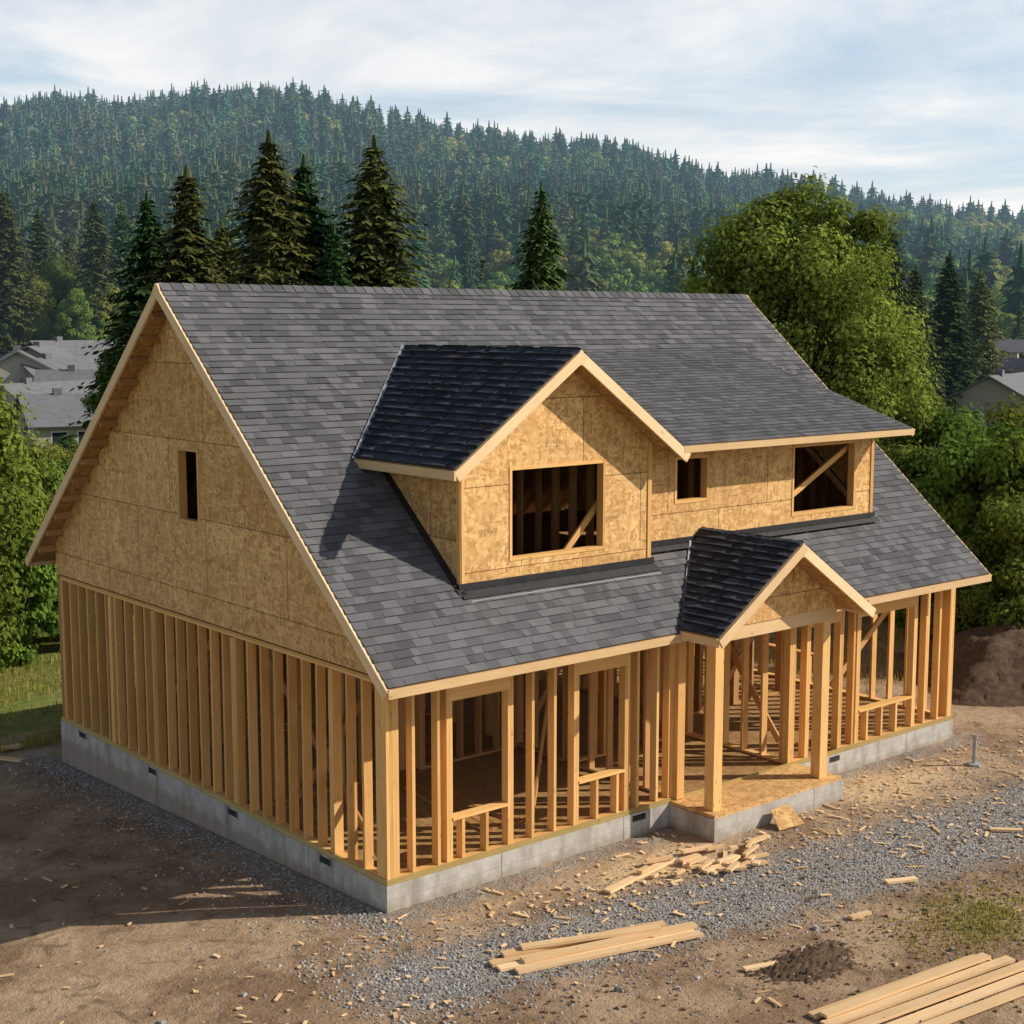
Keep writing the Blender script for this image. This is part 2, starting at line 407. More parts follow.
for fn,n,y0,y1 in ((mainf,nF,-.3,5.2),(backf,nB,6.0,11.2)):
    y=y0
    while y<y1:
        for xa,xb in ((X0+.01,-.02),(LX+.02,X1-.01)):
            lk.beam(Vector((xa,y,fn(0,y)))-n*.185,Vector((xb,y,fn(0,y)))-n*.185,.045,.12,n)
        y+=.42
x=.3
while x<LX:
    lk.beam(Vector((x,EY+.01,mainf(0,EY+.01)))-nF*.19,Vector((x,.4,mainf(0,.4)))-nF*.19,.045,.13,nF)
    lk.beam(Vector((x,BY-.01,backf(0,BY-.01)))-nB*.19,Vector((x,BY-.6,backf(0,BY-.6)))-nB*.19,.045,.13,nB); x+=.61
lk.obj('rafter_tails_and_lookouts',[M_DARKW],house)

# ------------------------------------------------------------ sheathing
ow=MB(); fr=MB()
for (xw,U,sgn) in ((-.012,(0,-1,0),-1),(LX+.012,(0,1,0),1)):
    pts=[(0,3.24),(LY,3.24),(LY,backf(0,LY)-.155),(RY,RZ-.17),(0,mainf(0,0)-.155)]
    if sgn<0: poly=[(-y,z) for y,z in pts]; hole=[(-5.76,-5.06,4.78,5.97)]
    else: poly=pts; hole=[(5.0,5.8,4.78,5.97)]
    for p in cut_holes(poly if area(poly)>0 else poly[::-1],hole): ow.prism(p,(xw,0,0),U,(0,0,1),.02,0,1)
    h=hole[0]; ya,yb=sorted((U[1]*h[0],U[1]*h[1])); xc=xw-sgn*.05
    fr.box(xc-.07,xc+.07,ya,ya+.04,4.78,5.97); fr.box(xc-.07,xc+.07,yb-.04,yb,4.78,5.97)
    fr.box(xc-.068,xc+.068,ya+.041,yb-.041,4.78,4.82); fr.box(xc-.068,xc+.068,ya+.041,yb-.041,5.93,5.97)
    for i in range(27):
        y=.2+i*.405; top=min(mainf(0,y),backf(0,y))-.2
        if not(ya-.05<y<yb+.05) and top>3.6: fr.beam((xw-sgn*.09,y,3.45),(xw-sgn*.09,y,top),.045,.12,(1,0,0),1)
zt=lambda x:GZ-GS*abs(x-GX)-.135
poly=[(1.67,4.06),(5.45,4.06),(5.45,zt(5.45)),(GX,zt(GX)),(1.67,zt(1.67))]
for p in cut_holes(poly,[(2.56,4.46,4.50,5.88)]): ow.prism([(a-.35,b-.75) for a,b in p],(.35,.5,.75),(1,0,0),(0,0,1),.02,0,1)
poly=[(5.47,4.3),(11.5,4.3),(11.5,shf(0,.75)-.125),(5.47,shf(0,.75)-.125)]
for p in cut_holes(poly,[(6.25,7.05,5.03,5.80),(9.2,10.98,4.58,5.84)]): ow.prism(p,(0,.75,0),(1,0,0),(0,0,1),.02,0,1)
ow.prism([(-.52,4.08),(-.52,6.12),(-2.9,6.12)],(1.67,0,0),(0,-1,0),(0,0,1),.02,0,1)
ow.prism([(.52,4.08),(.77,4.3),(.77,6.13),(.52,6.13)],(5.45,0,0),(0,1,0),(0,0,1),.02,0,1)
ow.prism([(.77,4.3),(4.1,7.2),(.77,6.14)],(11.5,0,0),(0,1,0),(0,0,1),.02,0,1)
zp=lambda x:PZ-PS*abs(x-PX)-.135
ow.prism([(5.45,3.30),(8.4,3.30),(8.4,zp(8.4)),(PX,zp(PX)),(5.45,zp(5.45))],(0,-.87,0),(1,0,0),(0,0,1),.02,0,1)
ow.obj('osb_wall_sheathing',[M_OSB,M_OSBIN],house)
def wframe(x0,x1,z0,z1,y,brace=None):
    ya,yb=y-.012,y+.13
    fr.box(x0,x0+.045,ya,yb,z0,z1); fr.box(x1-.045,x1,ya,yb,z0,z1)
    fr.box(x0+.046,x1-.046,ya+.002,yb-.002,z0,z0+.05); fr.box(x0+.046,x1-.046,ya+.002,yb-.002,z1-.05,z1)
    if brace: fr.beam(*brace,.04,.1,(0,0,1))
wframe(2.56,4.46,4.50,5.88,.5,((3.75,.72,4.4),(4.75,.72,5.4)))
wframe(6.25,7.05,5.03,5.80,.75); wframe(9.2,10.98,4.58,5.84,.75,((9.0,.95,4.7),(11.1,.95,5.75)))
fr.box(1.645,1.72,.482,.499,4.2,zt(1.68)); fr.box(1.64,1.669,.482,.56,4.2,6.05)
fr.box(5.38,5.455,.482,.499,4.2,zt(5.45)); fr.box(11.43,11.51,.732,.749,4.42,6.1); fr.box(5.475,5.53,.735,.749,4.42,6.1)
wall(fr,(1.7,.6),(5.4,.6),3.5,6.0,[(.82,2.8,4.46,5.9)],mi=1)
wall(fr,(5.5,.85),(11.4,.85),3.5,6.0,[(.7,1.6,5.0,5.82),(3.65,5.53,4.55,5.86)],mi=1)
wall(fr,(.3,2.9),(12.9,2.9),3.5,6.0,mi=1); wall(fr,(5.45,1.0),(5.45,2.8),3.5,6.0,mi=1); wall(fr,(8.3,1.0),(8.3,2.8),3.5,6.0,mi=1)
x=.3
while x<LX:
    fr.beam(Vector((x,2.65,mainf(0,2.65)))-nF*.21,Vector((x,RY,RZ))-nF*.21,.045,.18,nF,1)
    fr.beam(Vector((x,LY-.2,backf(0,LY-.2)))-nB*.21,Vector((x,RY,RZ))-nB*.21,.045,.18,nB,1); x+=.61
for px in (5.68,8.28):
    fr.beam((px,-.72,.407),(px,-.72,3.08),.19,.19,(0,1,0)); fr.beam((px,-.02,3.19),(px,-.66,3.19),.1,.16)
fr.beam((5.42,-.78,3.19),(8.45,-.78,3.19),.14,.21,(0,0,1),2)
fr.beam((5.62,-.02,.42),(5.62,-.02,3.1),.16,.12,(0,1,0))
fr.obj('window_frames_posts_and_beams',[M_STUD,M_DARKW,M_FRESH],house)
fl=MB()
def strip(a,b,w,n,mi,t=.02): fl.beam(a,b,w,t,n,mi)
fl.box(1.6,5.5,.455,.481,4.17,4.27,0); fl.box(5.5,11.55,.705,.731,4.38,4.47,0)
strip(Vector((1.6,.40,mainf(0,.40)))+nF*.02,Vector((5.52,.40,mainf(0,.40)))+nF*.02,.14,nF,0)
strip(Vector((1.7,.31,mainf(0,.31)))+nF*.018,Vector((5.5,.31,mainf(0,.31)))+nF*.018,.02,nF,1,.01)
strip(Vector((5.55,.66,mainf(0,.66)))+nF*.018,Vector((11.6,.66,mainf(0,.66)))+nF*.018,.10,nF,0,.01)
strip(Vector((1.62,.4,mainf(0,.4)))+nF*.02,Vector((1.62,2.7,mainf(0,2.7)))+nF*.02,.12,nF,0)
strip(Vector((ge-.06,yv(gl(ge,0))-.05,gl(ge,0)-.03))+nF*.03,Vector((GX-.04,yv(GZ)+.03,GZ))+nF*.03,.06,nF,1,.012)
strip(Vector((pe0-.02,-.60,mainf(0,-.60)))+nF*.03,Vector((PX-.04,yv(PZ),PZ))+nF*.03,.07,nF,1,.012)
strip(Vector((pe1+.02,-.60,mainf(0,-.60)))+nF*.03,Vector((PX+.04,yv(PZ),PZ))+nF*.03,.07,nF,1,.012)
fl.obj('roof_flashing',[M_BLACK,M_METAL],house)

# ------------------------------------------------------------ terrain
CX,CY=-10.84,-15.70
Fx,Fy=.6388,.7694
def vn(x,y,seed=0):
    v=np.zeros_like(x,dtype=float)
    r=np.random.default_rng(seed)
    for k in range(7):
        a=r.uniform(0,6.28); fq=.6*1.6**k; v+=np.sin(x*fq*np.cos(a)+y*fq*np.sin(a)+r.uniform(0,6.28)+1.3*np.sin(y*fq*.6*np.cos(a)-x*fq*.5))/1.35**k
    return v/3.
def sst(t): t=np.clip(t,0,1); return t*t*(3-2*t)
px_t=np.array([-900,-200,0,60,130,200,300,400,500,560,620,700,800,900,1024,1250,1900])
up_t=np.array([.11,.138,.143,.150,.146,.155,.155,.139,.127,.124,.120,.103,.095,.085,.073,.055,.03])
def T(x,y):
    x=np.asarray(x,float);y=np.asarray(y,float)
    dx=x-CX;dy=y-CY; d=dx*Fx+dy*Fy; r=dx*Fy-dy*Fx
    rad=np.hypot(x-6,y-4)
    z=-.042*np.clip(y,0,13)*sst((9-x)/8)-3.2*sst((rad-17)/50)
    ang=512+1475*r/np.maximum(d,60)
    z=z+2.6*sst((d-105)/50)*sst((170-ang)/60)*sst((330-d)/80)
    zr=7.9+820*(np.interp(ang,px_t,up_t)-.020)
    h=.36*sst((d-210)/240)+.64*sst((d-430)/400)
    hill=zr*h*(1-.35*sst((d-840)/900))
    z=z+hill+4.5*sst((d-260)/200)*vn(x/60,y/60,3)
    near=sst((40-rad)/20)
    z=z+near*.035*vn(x*1.1,y*1.1,5)*sst((np.maximum(np.maximum(-x,x-LX),np.maximum(-y,y-LY)))/1.0)
    return z
def Tz(x,y): return float(T(np.array([x]),np.array([y]))[0])
N=440
tt=np.linspace(-6.35,6.35,N); ax=6.0*np.sinh(tt)
gx,gy=np.meshgrid(3+ax,-1+ax,indexing='ij'); x=gx.ravel();y=gy.ravel(); z=T(x,y)
me=bpy.data.meshes.new('ground'); 
V=np.stack([x,y,z],1)
i,j=np.meshgrid(np.arange(N-1),np.arange(N-1),indexing='ij'); b=(i*N+j).ravel()
Q=np.stack([b,b+N,b+N+1,b+1],1)
def fill(me,V,Q,matidx=None,smooth=False):
    me.vertices.add(len(V)); me.vertices.foreach_set('co',V.astype(np.float32).ravel())
    me.loops.add(Q.size); me.loops.foreach_set('vertex_index',Q.astype(np.int32).ravel())
    me.polygons.add(len(Q)); me.polygons.foreach_set('loop_start',np.arange(0,Q.size,4,dtype=np.int32)); me.polygons.foreach_set('loop_total',np.full(len(Q),4,dtype=np.int32))
    if matidx is not None: me.polygons.foreach_set('material_index',matidx.astype(np.int32))
    me.polygons.foreach_set('use_smooth',np.full(len(Q),smooth,dtype=bool))
    me.update(calc_edges=True)
fill(me,V,Q,None,True)
def blob(x,y,cx,cy,rx,ry,a=0):
    c,s=math.cos(a),math.sin(a); u=((x-cx)*c+(y-cy)*s)/rx; v=(-(x-cx)*s+(y-cy)*c)/ry
    return np.clip(1.4-np.hypot(u,v),0,1)
hd=np.maximum(np.maximum(-x,x-LX),np.maximum(-y,y-LY)); rad=np.hypot(x-6,y-4)
grav=np.clip(1.4-hd/.9,0,1)*.62
bandc=-2.15-.13*x; bw=.95+.05*np.clip(x,0,30)
grav=np.maximum(grav,np.clip(1.4-np.abs(y-bandc)/bw,0,1)*.95*sst((x+2.8)/2.2))
saw=np.maximum.reduce([blob(x,y,4.0,-1.1,1.9,.8,-.1)*.9,blob(x,y,9.8,-1.0,2.2,.9)*.9,blob(x,y,7.5,-1.9,1.8,.7)*.5,blob(x,y,1.6,-.7,1.4,.5)*.5,blob(x,y,13,-1.6,2.2,1.0)*.45])
saw=np.clip(saw,0,1)
grass=np.maximum.reduce([sst((rad-15.5)/6)*((y>2)|(x<-8)|(rad>24)),blob(x,y,6.1,-5.3,1.2,.7,.2)*.6,sst((y-12.8)/1.5)*(x<9),sst((-y-12)/5)])
col=np.stack([grav,saw,grass,np.ones_like(x)],1).astype(np.float32)
ca=me.color_attributes.new('masks','FLOAT_COLOR','POINT'); ca.data.foreach_set('color',col.ravel())
ground=bpy.data.objects.new('ground',me); S.collection.objects.link(ground)
m,nt,out=newmat('site_ground'); nb=NB(nt)
pos=nb.n('ShaderNodeNewGeometry').outputs['Position']
mk=nb.n('ShaderNodeSeparateColor',{0:nb.n('ShaderNodeAttribute',attribute_name='masks').outputs['Color']})
n1=nb.noise(pos,.55,8,.7,.5); n2=nb.noise(pos,6,7,.7); n3=nb.noise(pos,35,3,.6); n4=nb.noise(pos,2.2,8,.72,.8)
dirt=nb.mix(nb.ramp(n1,.40,.60),(.215,.13,.075),(.52,.37,.235))
dirt=nb.mix(nb.ramp(n2,.35,.7,0,.6),dirt,(.33,.22,.135))
dirt=nb.mix(nb.ramp(n4,.53,.67,0,.8),dirt,(.115,.068,.04))
dirt=nb.mix(nb.ramp(n3,.55,.75,0,.55),dirt,(.58,.45,.32))
vo=nb.n('ShaderNodeTexVoronoi',{'Vector':pos,'Scale':34.})
vs=nb.n('ShaderNodeSeparateColor',{0:vo.outputs['Color']}).outputs[0]
gr_=nb.mix(vs,(.18,.175,.17),(.56,.54,.51)); gr_=nb.mix(nb.ramp(vo.outputs['Distance'],.35,.75,0,.55),gr_,(.11,.10,.09))
gr_=nb.mix(nb.ramp(n4,.42,.68,0,.55),gr_,(.38,.28,.19))
sw_=nb.mix(n3,(.58,.39,.20),(.80,.60,.37))
gs_=nb.mix(nb.ramp(n2,.3,.7),(.09,.13,.024),(.24,.26,.06)); gs_=nb.mix(nb.ramp(n1,.5,.7,0,.7),gs_,(.34,.28,.12))
def fmask(sk,amp=.9,lo=.45,hi=.75):
    a=nb.math('ADD',sk,nb.math('MULTIPLY',nb.math('SUBTRACT',nb.math('ADD',nb.math('MULTIPLY',n4,.6),nb.math('MULTIPLY',n2,.4)),.5),amp*2))
    return nb.ramp(a,lo,hi)
gm=fmask(mk.outputs[0],1.1)
c=nb.mix(gm,dirt,gr_); c=nb.mix(fmask(mk.outputs[1],1.1,.4,1.0),c,sw_); c=nb.mix(fmask(mk.outputs[2],.9),c,gs_)
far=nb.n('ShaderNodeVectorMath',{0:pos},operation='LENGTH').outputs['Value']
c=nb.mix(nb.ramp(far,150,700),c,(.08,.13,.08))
hgt=nb.math('ADD',nb.math('MULTIPLY',n2,1.2),nb.math('MULTIPLY',nb.math('MULTIPLY',nb.math('SUBTRACT',1,vo.outputs['Distance']),gm),.6))
hgt=nb.math('ADD',hgt,nb.math('ADD',nb.math('MULTIPLY',n3,.4),nb.math('MULTIPLY',n4,1.2)))
bsdf(nb,out,c,.95,hgt,.85,.05,spec=.15)
me.materials.append(m)

# ------------------------------------------------------------ vegetation
def mat_leaf(name,c1,c2,farc,trans=.3,haze=1.0):
    m,nt,out=newmat(name); nb=NB(nt)
    sh_=nb.n('ShaderNodeAttribute',attribute_name='shade').outputs['Fac']
    rnd=nb.n('ShaderNodeObjectInfo').outputs['Random']
    pos=nb.n('ShaderNodeNewGeometry').outputs['Position']
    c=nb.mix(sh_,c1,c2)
    k=nb.ramp(rnd,0,1,.65,1.4); kr=nb.math('MULTIPLY',k,nb.ramp(nb.math('FRACT',nb.math('MULTIPLY',rnd,7.3)),0,1,.75,1.55))
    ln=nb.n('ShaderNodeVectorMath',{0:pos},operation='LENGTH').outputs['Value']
    c=nb.mix(nb.ramp(ln,90,700,0,.9),c,nb.mix(sh_,[v*.6 for v in farc],[v*1.3 for v in farc]))  # distance haze also painted into the foliage colour
    c=nb.mix(1.0,c,nb.n('ShaderNodeCombineColor',{0:kr,1:k,2:k}).outputs[0],'MULTIPLY')
    d=nb.n('ShaderNodeBsdfDiffuse',{'Color':c}); last=d.outputs[0]
    if trans>0:
        t=nb.n('ShaderNodeBsdfTranslucent',{'Color':c})
        mx=nb.n('ShaderNodeMixShader',{0:trans}); nt.links.new(last,mx.inputs[1]); nt.links.new(t.outputs[0],mx.inputs[2]); last=mx.outputs[0]
    if haze>0: # painted haze: foliage itself emits bluish light, stronger away from the site
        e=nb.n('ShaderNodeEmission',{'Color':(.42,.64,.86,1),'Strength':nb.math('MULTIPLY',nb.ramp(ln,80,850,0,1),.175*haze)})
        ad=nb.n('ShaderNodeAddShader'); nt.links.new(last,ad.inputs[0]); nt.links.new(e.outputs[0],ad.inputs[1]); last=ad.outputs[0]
    nt.links.new(last,out.inputs[0])
    m.cycles.emission_sampling='NONE'
    return m
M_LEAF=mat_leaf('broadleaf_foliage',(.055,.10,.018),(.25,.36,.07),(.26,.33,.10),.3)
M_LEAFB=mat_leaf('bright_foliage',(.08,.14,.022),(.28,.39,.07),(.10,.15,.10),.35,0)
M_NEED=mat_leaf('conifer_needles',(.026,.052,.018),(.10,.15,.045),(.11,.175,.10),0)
M_BARK=mat_simple('bark',(.05,.035,.025),(.12,.09,.065),9,.95)
def unit(n):
    v=rng.normal(size=(n,3)); return v/np.linalg.norm(v,axis=1)[:,None]
def leafquads(c,a,b):
    n=len(c); V=np.empty((n,4,3)); V[:,0]=c+a;V[:,1]=c+b;V[:,2]=c-a;V[:,3]=c-b
    return V.reshape(-1,3),np.arange(n*4).reshape(-1,4)
def tube(pts,rad,k=6):
    pts=np.array(pts,float); n=len(pts); ang=np.linspace(0,2*np.pi,k,endpoint=False); V=[]
    for i in range(n):
        d=pts[min(i+1,n-1)]-pts[max(i-1,0)]; d/=np.linalg.norm(d)+1e-9
        u=np.cross(d,(0.3,.9,.1)); u/=np.linalg.norm(u)+1e-9; w=np.cross(d,u)
        V.append(pts[i]+rad[i]*(np.cos(ang)[:,None]*u+np.sin(ang)[:,None]*w))
    V=np.concatenate(V); Q=[]
    for i in range(n-1):
        for j in range(k): Q.append((i*k+j,i*k+(j+1)%k,(i+1)*k+(j+1)%k,(i+1)*k+j))
    return V,np.array(Q)
def assemble(name,parts,mats):
    Vs=[];Qs=[];Ms=[];Sh=[];o=0
    for V,Q,mi,shd in parts:
        Vs.append(V);Qs.append(Q+o);Ms.append(np.full(len(Q),mi));Sh.append(np.broadcast_to(shd,(len(V),)));o+=len(V)
    me=bpy.data.meshes.new(name); fill(me,np.concatenate(Vs),np.concatenate(Qs),np.concatenate(Ms))
    for m in mats: me.materials.append(m)
    at=me.attributes.new('shade','FLOAT','POINT'); at.data.foreach_set('value',np.concatenate(Sh).astype(np.float32))
    return me
def broadleaf(name,H=12,Rr=4.3,base=.22,clumps=95,per=520,ls=.13,mat=None,cr=1.0,limbs=True,egg=.12,boxy=0,lmp=1.0):
    parts=[]
    zc=H*(1+base)/2; hz=H*(1-base)/2
    u=unit(clumps*3)
    lump=1+lmp*(.12*np.sin(u[:,0]*3.1+1)*np.cos(u[:,1]*2.7)+.10*np.sin(u[:,2]*5+u[:,0]*4))
    if boxy: 
        rr0=np.hypot(u[:,0],u[:,1]); g=np.clip(rr0,.05,1)**(-boxy); u=u*np.stack([g,g,np.ones_like(g)],1)*.98
    rr=rng.uniform(.35,1,clumps*3)**.5
    C=u*rr[:,None]*lump[:,None]*np.array([Rr-.7,Rr-.7,hz-.7])
    zz=C[:,2]/hz; C[:,:2]*=(1-egg*np.clip(zz,0,1)**1.5)[:,None]
    C[:,2]+=zc; C=C[:clumps]
    cs=rng.uniform(.55,1.2,clumps)*cr; tone=rng.uniform(0,1,clumps)
    if limbs:
        parts.append((*tube([(0,0,-.5),(.05,0,H*.2),(-.1,.1,H*.5),(0,0,H*.85)],[H*.026,H*.02,H*.013,.03],8),1,0.))
        for i in range(0,clumps,2):
            c=C[i]; z0=max(H*.12,min(H*.7,c[2]-np.hypot(c[0],c[1])*.7)); mid=np.array([c[0]*.5,c[1]*.5,(z0+c[2])/2+.2])
            parts.append((*tube([(0,0,z0),mid,c],[H*.009,H*.005,.015],5),1,0.))
    n=clumps*per; idx=np.repeat(np.arange(clumps),per)
    d=unit(n); rad=rng.uniform(0,1,n)**.45*(1+.25*(rng.uniform(size=n)>.9))
    off=d*rad[:,None]*cs[idx][:,None]*np.array([1,1,.72])
    c=C[idx]+off; nrm=d+.6*unit(n)+np.array([0,0,.5]); nrm/=np.linalg.norm(nrm,axis=1)[:,None]
    a=np.cross(nrm,unit(n)); a/=np.linalg.norm(a,axis=1)[:,None]+1e-9; b=np.cross(nrm,a)
    s=ls*rng.uniform(.6,1.3,n)[:,None]
    V,Q=leafquads(c,a*s,b*s*.6)
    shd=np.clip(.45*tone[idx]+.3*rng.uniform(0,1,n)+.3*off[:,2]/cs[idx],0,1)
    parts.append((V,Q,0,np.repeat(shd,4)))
    return assemble(name,parts,[mat or M_LEAF,M_BARK])
def conifer(name,H=18,Rr=3.0,layers=62,br=10,sp=11,size=.30,p=.85,lo=.06,hull=.42):
    parts=[(*tube([(0,0,-1),(0,0,H*.5),(0,0,H*.97)],[H*.017,H*.01,.02],7),1,0.)]
    k=9; nL=int(layers*.55)
    Vh=[];Qh=[];Sh=[]
    for l in range(nL):
        t=lo+(1-lo)*l/nL; L=Rr*(1-t)**p*hull+.04; z=H*t; dz=H*(1-lo)/nL*1.7
        b0=len(Vh)
        for q in range(k):
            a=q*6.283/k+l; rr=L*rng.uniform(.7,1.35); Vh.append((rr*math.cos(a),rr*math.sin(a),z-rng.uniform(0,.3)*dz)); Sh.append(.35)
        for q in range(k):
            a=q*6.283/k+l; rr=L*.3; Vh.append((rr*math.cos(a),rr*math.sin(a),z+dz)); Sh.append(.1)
        for q in range(k): Qh.append((b0+q,b0+(q+1)%k,b0+k+(q+1)%k,b0+k+q))
    parts.append((np.array(Vh),np.array(Qh),0,np.array(Sh)))
    cs=[];As=[];Bs=[];sh=[]
    for l in range(layers):
        t=lo+(1-lo)*(l+rng.uniform(-.3,.3))/layers; t=min(max(t,lo),.995); z=H*t
        L0=Rr*(1-t)**p*(1-.35*max(0,.18-t)/.18)*(1+.13*math.sin(l*1.9)*rng.uniform(0,1))+.12
        nb_=max(4,int(br*(1-.5*t))); a0=rng.uniform(0,6.28)
        for k in range(nb_):
            a=a0+k*6.283/nb_+rng.uniform(-.35,.35); L=L0*rng.uniform(.5,1.2)
            dr=np.array([math.cos(a),math.sin(a),0]); tg=np.array([-dr[1],dr[0],0])
            n=max(2,int(sp*L/Rr)+2)
            s=np.linspace(.12,1,n)+rng.uniform(-.03,.03,n)
            droop=-.32*L*s**1.3+.12*L*np.maximum(s-.75,0)*2+rng.uniform(-.05,.05)*L
            w=size*(1.15-.7*s)*(.5+.5*min(1,L/1.5))*2.0
            for q in range(n):
                for side in (-1,1):
                    lean=side*rng.uniform(.5,1.1)
                    ddir=dr*math.cos(lean)+tg*math.sin(lean)+np.array([0,0,rng.uniform(-.8,-.05)])
                    c=dr*L*s[q]+np.array([0,0,z+droop[q]])+ddir*w[q]*.5
                    cs.append(c);As.append(ddir*w[q]*.75)
                    bb=np.cross(ddir,[0,0,1.])+rng.normal(size=3)*.45
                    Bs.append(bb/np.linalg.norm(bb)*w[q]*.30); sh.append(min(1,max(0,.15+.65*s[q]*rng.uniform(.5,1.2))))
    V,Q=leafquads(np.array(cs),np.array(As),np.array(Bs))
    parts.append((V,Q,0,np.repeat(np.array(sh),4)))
    return assemble(name,parts,[M_NEED,M_BARK])
def place(name,me,x,y,sc=1,rot=0,sz=None,z=None):
    o=bpy.data.objects.new(name,me); S.collection.objects.link(o)
    o.location=(x,y,Tz(x,y)-.1 if z is None else z); o.rotation_euler=(0,0,rot); o.scale=(sc,sc,sz or sc); return o
def W(d,px):   # distance along camera view axis and image pixel column -> world
    r=(px-512)/1475*d
    return CX+Fx*d+Fy*r, CY+Fy*d-Fx*r
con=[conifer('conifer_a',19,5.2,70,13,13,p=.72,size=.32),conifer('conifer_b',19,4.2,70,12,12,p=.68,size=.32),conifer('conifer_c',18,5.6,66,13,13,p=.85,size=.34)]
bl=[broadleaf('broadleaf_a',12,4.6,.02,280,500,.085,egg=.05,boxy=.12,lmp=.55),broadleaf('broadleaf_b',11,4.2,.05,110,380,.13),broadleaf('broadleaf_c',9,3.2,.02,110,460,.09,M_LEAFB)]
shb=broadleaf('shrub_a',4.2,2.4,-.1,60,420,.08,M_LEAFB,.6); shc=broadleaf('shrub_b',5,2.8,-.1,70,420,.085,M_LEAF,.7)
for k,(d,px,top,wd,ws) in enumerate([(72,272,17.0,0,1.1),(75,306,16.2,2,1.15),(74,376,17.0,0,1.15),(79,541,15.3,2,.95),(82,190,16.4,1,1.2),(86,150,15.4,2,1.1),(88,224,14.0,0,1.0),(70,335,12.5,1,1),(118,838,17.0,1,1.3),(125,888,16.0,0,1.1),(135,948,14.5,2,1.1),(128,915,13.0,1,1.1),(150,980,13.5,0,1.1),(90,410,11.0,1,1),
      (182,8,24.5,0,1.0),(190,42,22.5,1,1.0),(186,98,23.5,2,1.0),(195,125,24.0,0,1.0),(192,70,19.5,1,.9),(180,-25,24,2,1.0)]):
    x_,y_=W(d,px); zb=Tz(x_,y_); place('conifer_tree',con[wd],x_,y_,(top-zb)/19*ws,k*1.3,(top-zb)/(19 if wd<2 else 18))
x_,y_=W(45,797); place('deciduous_tree',bl[0],x_,y_,.98,2.2,1.07)
for k,(d,px,top,mi) in enumerate([(52,905,6.6,1),(60,640,8.3,1),(170+20,55,17.5,0),(184,25,15.5,0),(186,100,15.0,1),(205,-30,21,0),(182,78,13,1),(192,0,17,1),(70,470,9.0,1),(72,430,8.9,1),(68,600,8.4,1),(66,235,8.0,1),(98,142,9.0,1)]):
    x_,y_=W(d,px); zb=Tz(x_,y_); H=(12,11,9)[mi]; place('deciduous_tree',bl[mi],x_,y_,max(.6,(top-zb)/H*(.9 if d<150 else .75)),k*1.7,(top-zb)/H)
for k,(d,px,top) in enumerate([(34,-66,8.6),(36,-110,9.0),(33,-150,8.5)]):
    x_,y_=W(d,px); zb=Tz(x_,y_); place('deciduous_tree',bl[2],x_,y_,(top-zb)/9*.85,k*2.1,(top-zb)/9)
for k,(d,px,top,mi) in enumerate([(37,975,6.3,0),(40,940,5.6,1),(38,1020,6.0,1),(43,905,5.0,0),(36,1065,6.6,0),(45,960,6.6,1),(47,1015,6.4,0),(36,960,3.6,1),(35,1000,3.2,0),(40,890,4.2,1),(39,918,3.6,0),(34,1040,4.6,1),
      (38,40,3.3,0),(40,88,2.6,1),(41,62,3.4,1),(44,100,3.4,0),(36,8,4.4,0),(39,15,4.6,1),(46,30,4.4,1),(48,75,4.4,1),(37,62,1.6,0),(50,120,4.6,1),(52,95,4.3,1),(54,50,4.4,1),(50,10,4.8,1)]):
    x_,y_=W(d,px); zb=Tz(x_,y_); H=(4.2,5)[mi]; s_=(top-zb)/H; place('shrub',(shb,shc)[mi],x_,y_,min(s_,1.2)*.9*(.75 if px<130 else 1),k*1.1,s_)

def faces_instancer(name,child_me,pts,sc,zoff=0):
    n=len(pts)
    if n==0: return
    z=T(pts[:,0],pts[:,1])-.3; a=rng.uniform(0,6.28,n); h=sc/2
    V=np.empty((n,4,3))
    for k in range(4):
        V[:,k,0]=pts[:,0]+h*math.sqrt(2)*np.cos(a+k*math.pi/2); V[:,k,1]=pts[:,1]+h*math.sqrt(2)*np.sin(a+k*math.pi/2); V[:,k,2]=z
    me=bpy.data.meshes.new(name); fill(me,V.reshape(-1,3),np.arange(n*4).reshape(-1,4))
    o=bpy.data.objects.new(name,me); S.collection.objects.link(o)
    o.instance_type='FACES'; o.use_instance_faces_scale=True; o.instance_faces_scale=1.0; o.show_instancer_for_render=False
    c=bpy.data.objects.new('tree_part',child_me); S.collection.objects.link(c); c.parent=o
    return o
def scatter(d0,d1,sp,half,lat=.5):
    d=d0; pts=[]
    while d<d1:
        w=lat*d+20; n=int(2*w/sp)
        r=np.linspace(-w,w,n)+rng.uniform(-.45,.45,n)*sp; dd=d+rng.uniform(-.5,.5,n)*sp
        pts.append(np.stack([CX+Fx*dd+Fy*r,CY+Fy*dd-Fx*r,dd,512+1475*r/dd],1)); d+=sp
    return np.concatenate(pts)
fc=[conifer('far_conifer_a',19,3.9,15,8,1,1.15,.62,.03,.66),conifer('far_conifer_b',18,3.1,15,8,1,1.05,.6,.03,.66),conifer('far_conifer_c',20,4.4,15,8,1,1.3,.75,.03,.66)]
fb=[broadleaf('far_broadleaf_a',11,4.6,0,26,50,.55,limbs=False,cr=1.3),broadleaf('far_broadleaf_b',9,4.2,0,22,50,.5,limbs=False,cr=1.3)]
P=scatter(240,845,6.5,0,.44)
decid=(vn(P[:,0]/45,P[:,1]/45,21)+.3*rng.normal(size=len(P)))>np.where(P[:,3]>420,-.05,.45)+np.where(P[:,2]>720,.5,0)+np.where(P[:,2]>560,.1,0)
ch=rng.integers(0,3,len(P)); cb=rng.integers(0,2,len(P))
sc=rng.uniform(.42,1.05,len(P))*(1+.14*vn(P[:,0]/25,P[:,1]/25,9))
